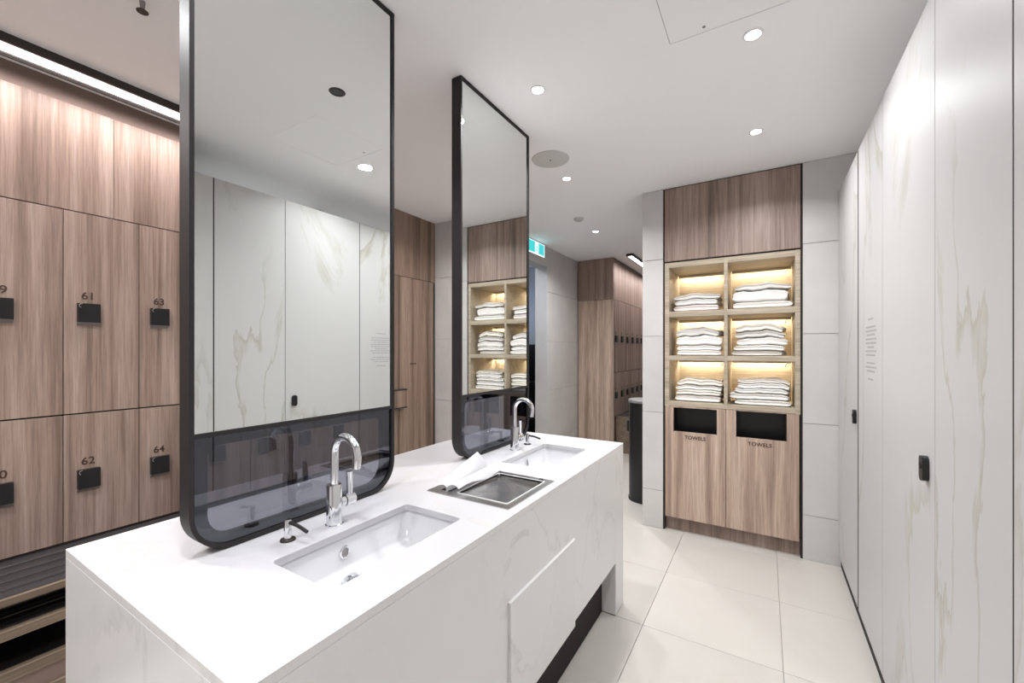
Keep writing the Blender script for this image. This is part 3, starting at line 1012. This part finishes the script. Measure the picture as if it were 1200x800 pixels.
box('slot_liner', sx0, sx1, sy0, sy1, VZ-.03, VZ-.004, M_dark, tu)
bm = bmesh.new()
bm_lathe(bm, (-.765, 1.442+.04, VZ+.002), [(.0, .003), (.006, .003), (.008, .001), (.010, .0035), (.011, 0)], 20)
from_bm('key_lock', bm, M_black, tu, (-.765, 1.482, VZ), True)

# paper towel standing out of the slot
bm = bmesh.new()
nu, nv = 14, 10
base0, base1 = Vector((-.995, 1.172, VZ+.004)), Vector((-.990, 1.440, VZ+.004))
top0, top1 = Vector((-1.045, 1.170, VZ+.018)), Vector((-1.030, 1.415, VZ+.096))
G = []
for i in range(nu+1):
    u = i/nu
    row = []
    for j in range(nv+1):
        v = j/nv
        p = base0.lerp(base1, u).lerp(top0.lerp(top1, u), v)
        p = p+Vector((.020*math.sin(PI*v)*(1+.4*math.sin(5*u)), 0, .016*math.sin(PI*v)*(.6+.4*math.cos(4*u))))
        row.append(bm.verts.new(p))
    G.append(row)
for i in range(nu):
    for j in range(nv): bm.faces.new((G[i][j], G[i+1][j], G[i+1][j+1], G[i][j+1]))
f2 = []
for i in range(nu+1):        # a second layer that folds forward over the flap side
    u = i/nu
    row = []
    for j in range(6):
        v = j/5
        q = base0.lerp(base1, u)+Vector((.002+.050*v, .010*v, .016+.020*math.sin(PI*v*.8)-.012*v+.006*math.sin(7*u)*v+.03*u*(1-v)*.6))
        row.append(bm.verts.new(q))
    f2.append(row)
for i in range(nu):
    for j in range(5): bm.faces.new((f2[i][j], f2[i+1][j], f2[i+1][j+1], f2[i][j+1]))
r_ = bmesh.ops.solidify(bm, geom=bm.faces[:], thickness=.0012)
pt = from_bm('paper_towel', bm, M_paper, None, (-.99, 1.3, VZ+.002), True)
tag(pt, 'white paper towel pulled out of the slot of the steel tray', 'paper towel')

# ------------------------------------------------------------ framed mirrors on the counter
MX = -1.21


def mirror(y0, y1, label):
    r = thing('framed_mirror', label, 'mirror', (MX-.02, (y0+y1)/2, VZ), 'framed mirrors on the counter')
    zb, zt = VZ+.001, 2.699
    rad = .105
    fw = .011
    bm = bmesh.new()
    out = rrect(y0, y1, zb, zt, [rad, rad, .004, .004], 12)
    inn = rrect(y0+fw, y1-fw, zb+fw, zt-fw, [rad-fw, rad-fw, .003, .003], 12)
    ring_x(bm, out, inn, MX-.048, MX+.006)
    bmesh.ops.recalc_face_normals(bm, faces=bm.faces)
    from_bm('frame', bm, M_frame, r, (MX, y0, zb), True)
    zs = 1.205
    box('mirror_glass', MX-.024, MX, y0+fw, y1-fw, zs+.006, zt-fw, M_mirror, r)
    box('divider_rail', MX-.044, MX+.004, y0+fw, y1-fw, zs-.006, zs+.006, M_frame, r)
    bm = bmesh.new()
    slab_x(bm, rrect(y0+fw-.002, y1-fw+.002, zb+fw-.002, zs-.006, [rad-fw]*2+[.002]*2, 12), MX-.006, MX-.002)
    from_bm('smoked_glass', bm, M_smoke, r, (MX, y0, zb))
    bw = .042
    bm = bmesh.new()
    o2 = rrect(y0+fw, y1-fw, zb+fw, zs-.006, [rad-fw]*2+[.002]*2, 12)
    i2 = rrect(y0+fw+bw*.8, y1-fw-bw*.8, zb+fw+bw*.55, zs-.006-bw*.6, [.065, .065, .03, .03], 12)
    ring_x(bm, o2, i2, MX-.030, MX-.007)
    from_bm('inner_band', bm, M_frame, r, (MX, y0, zb))
    return r


mirror(.459, 1.119, 'big black framed mirror with smoked glass foot at the nearer sink')
mirror(1.524, 2.177, 'narrower looking black framed mirror behind the farther sink, showing the towel shelves')

# ------------------------------------------------------------ black bin in the passage
bx, by = -.975, 4.06
bn = thing('waste_bin', 'tall black cylindrical bin with grey lid behind the tiled column', 'bin', (bx, by, 0))
bm = bmesh.new()
bm_lathe(bm, (bx, by, 0), [(0, .012), (.150, .012), (.150, .925), (.0, .925)], 48)
from_bm('body', bm, M_black, bn, (bx, by, 0), True)
bm = bmesh.new()
bm_lathe(bm, (bx, by, 0), [(0, 0), (.156, 0), (.156, .022), (.150, .026), (0, .026)], 48)
from_bm('base_ring', bm, M_frame, bn, (bx, by, 0), True)
bm = bmesh.new()
bm_lathe(bm, (bx, by, .926), [(0, .0), (.156, .0), (.156, .022), (.150, .028), (.06, .028), (0, .024)], 48)
from_bm('lid', bm, M_lid, bn, (bx, by, .92), True)
bm = bmesh.new()
bm_box(bm, bx-.168, bx-.148, by-.03, by+.03, .64, .74)
from_bm('door_latch', bm, M_black, bn, (bx-.15, by, .7))
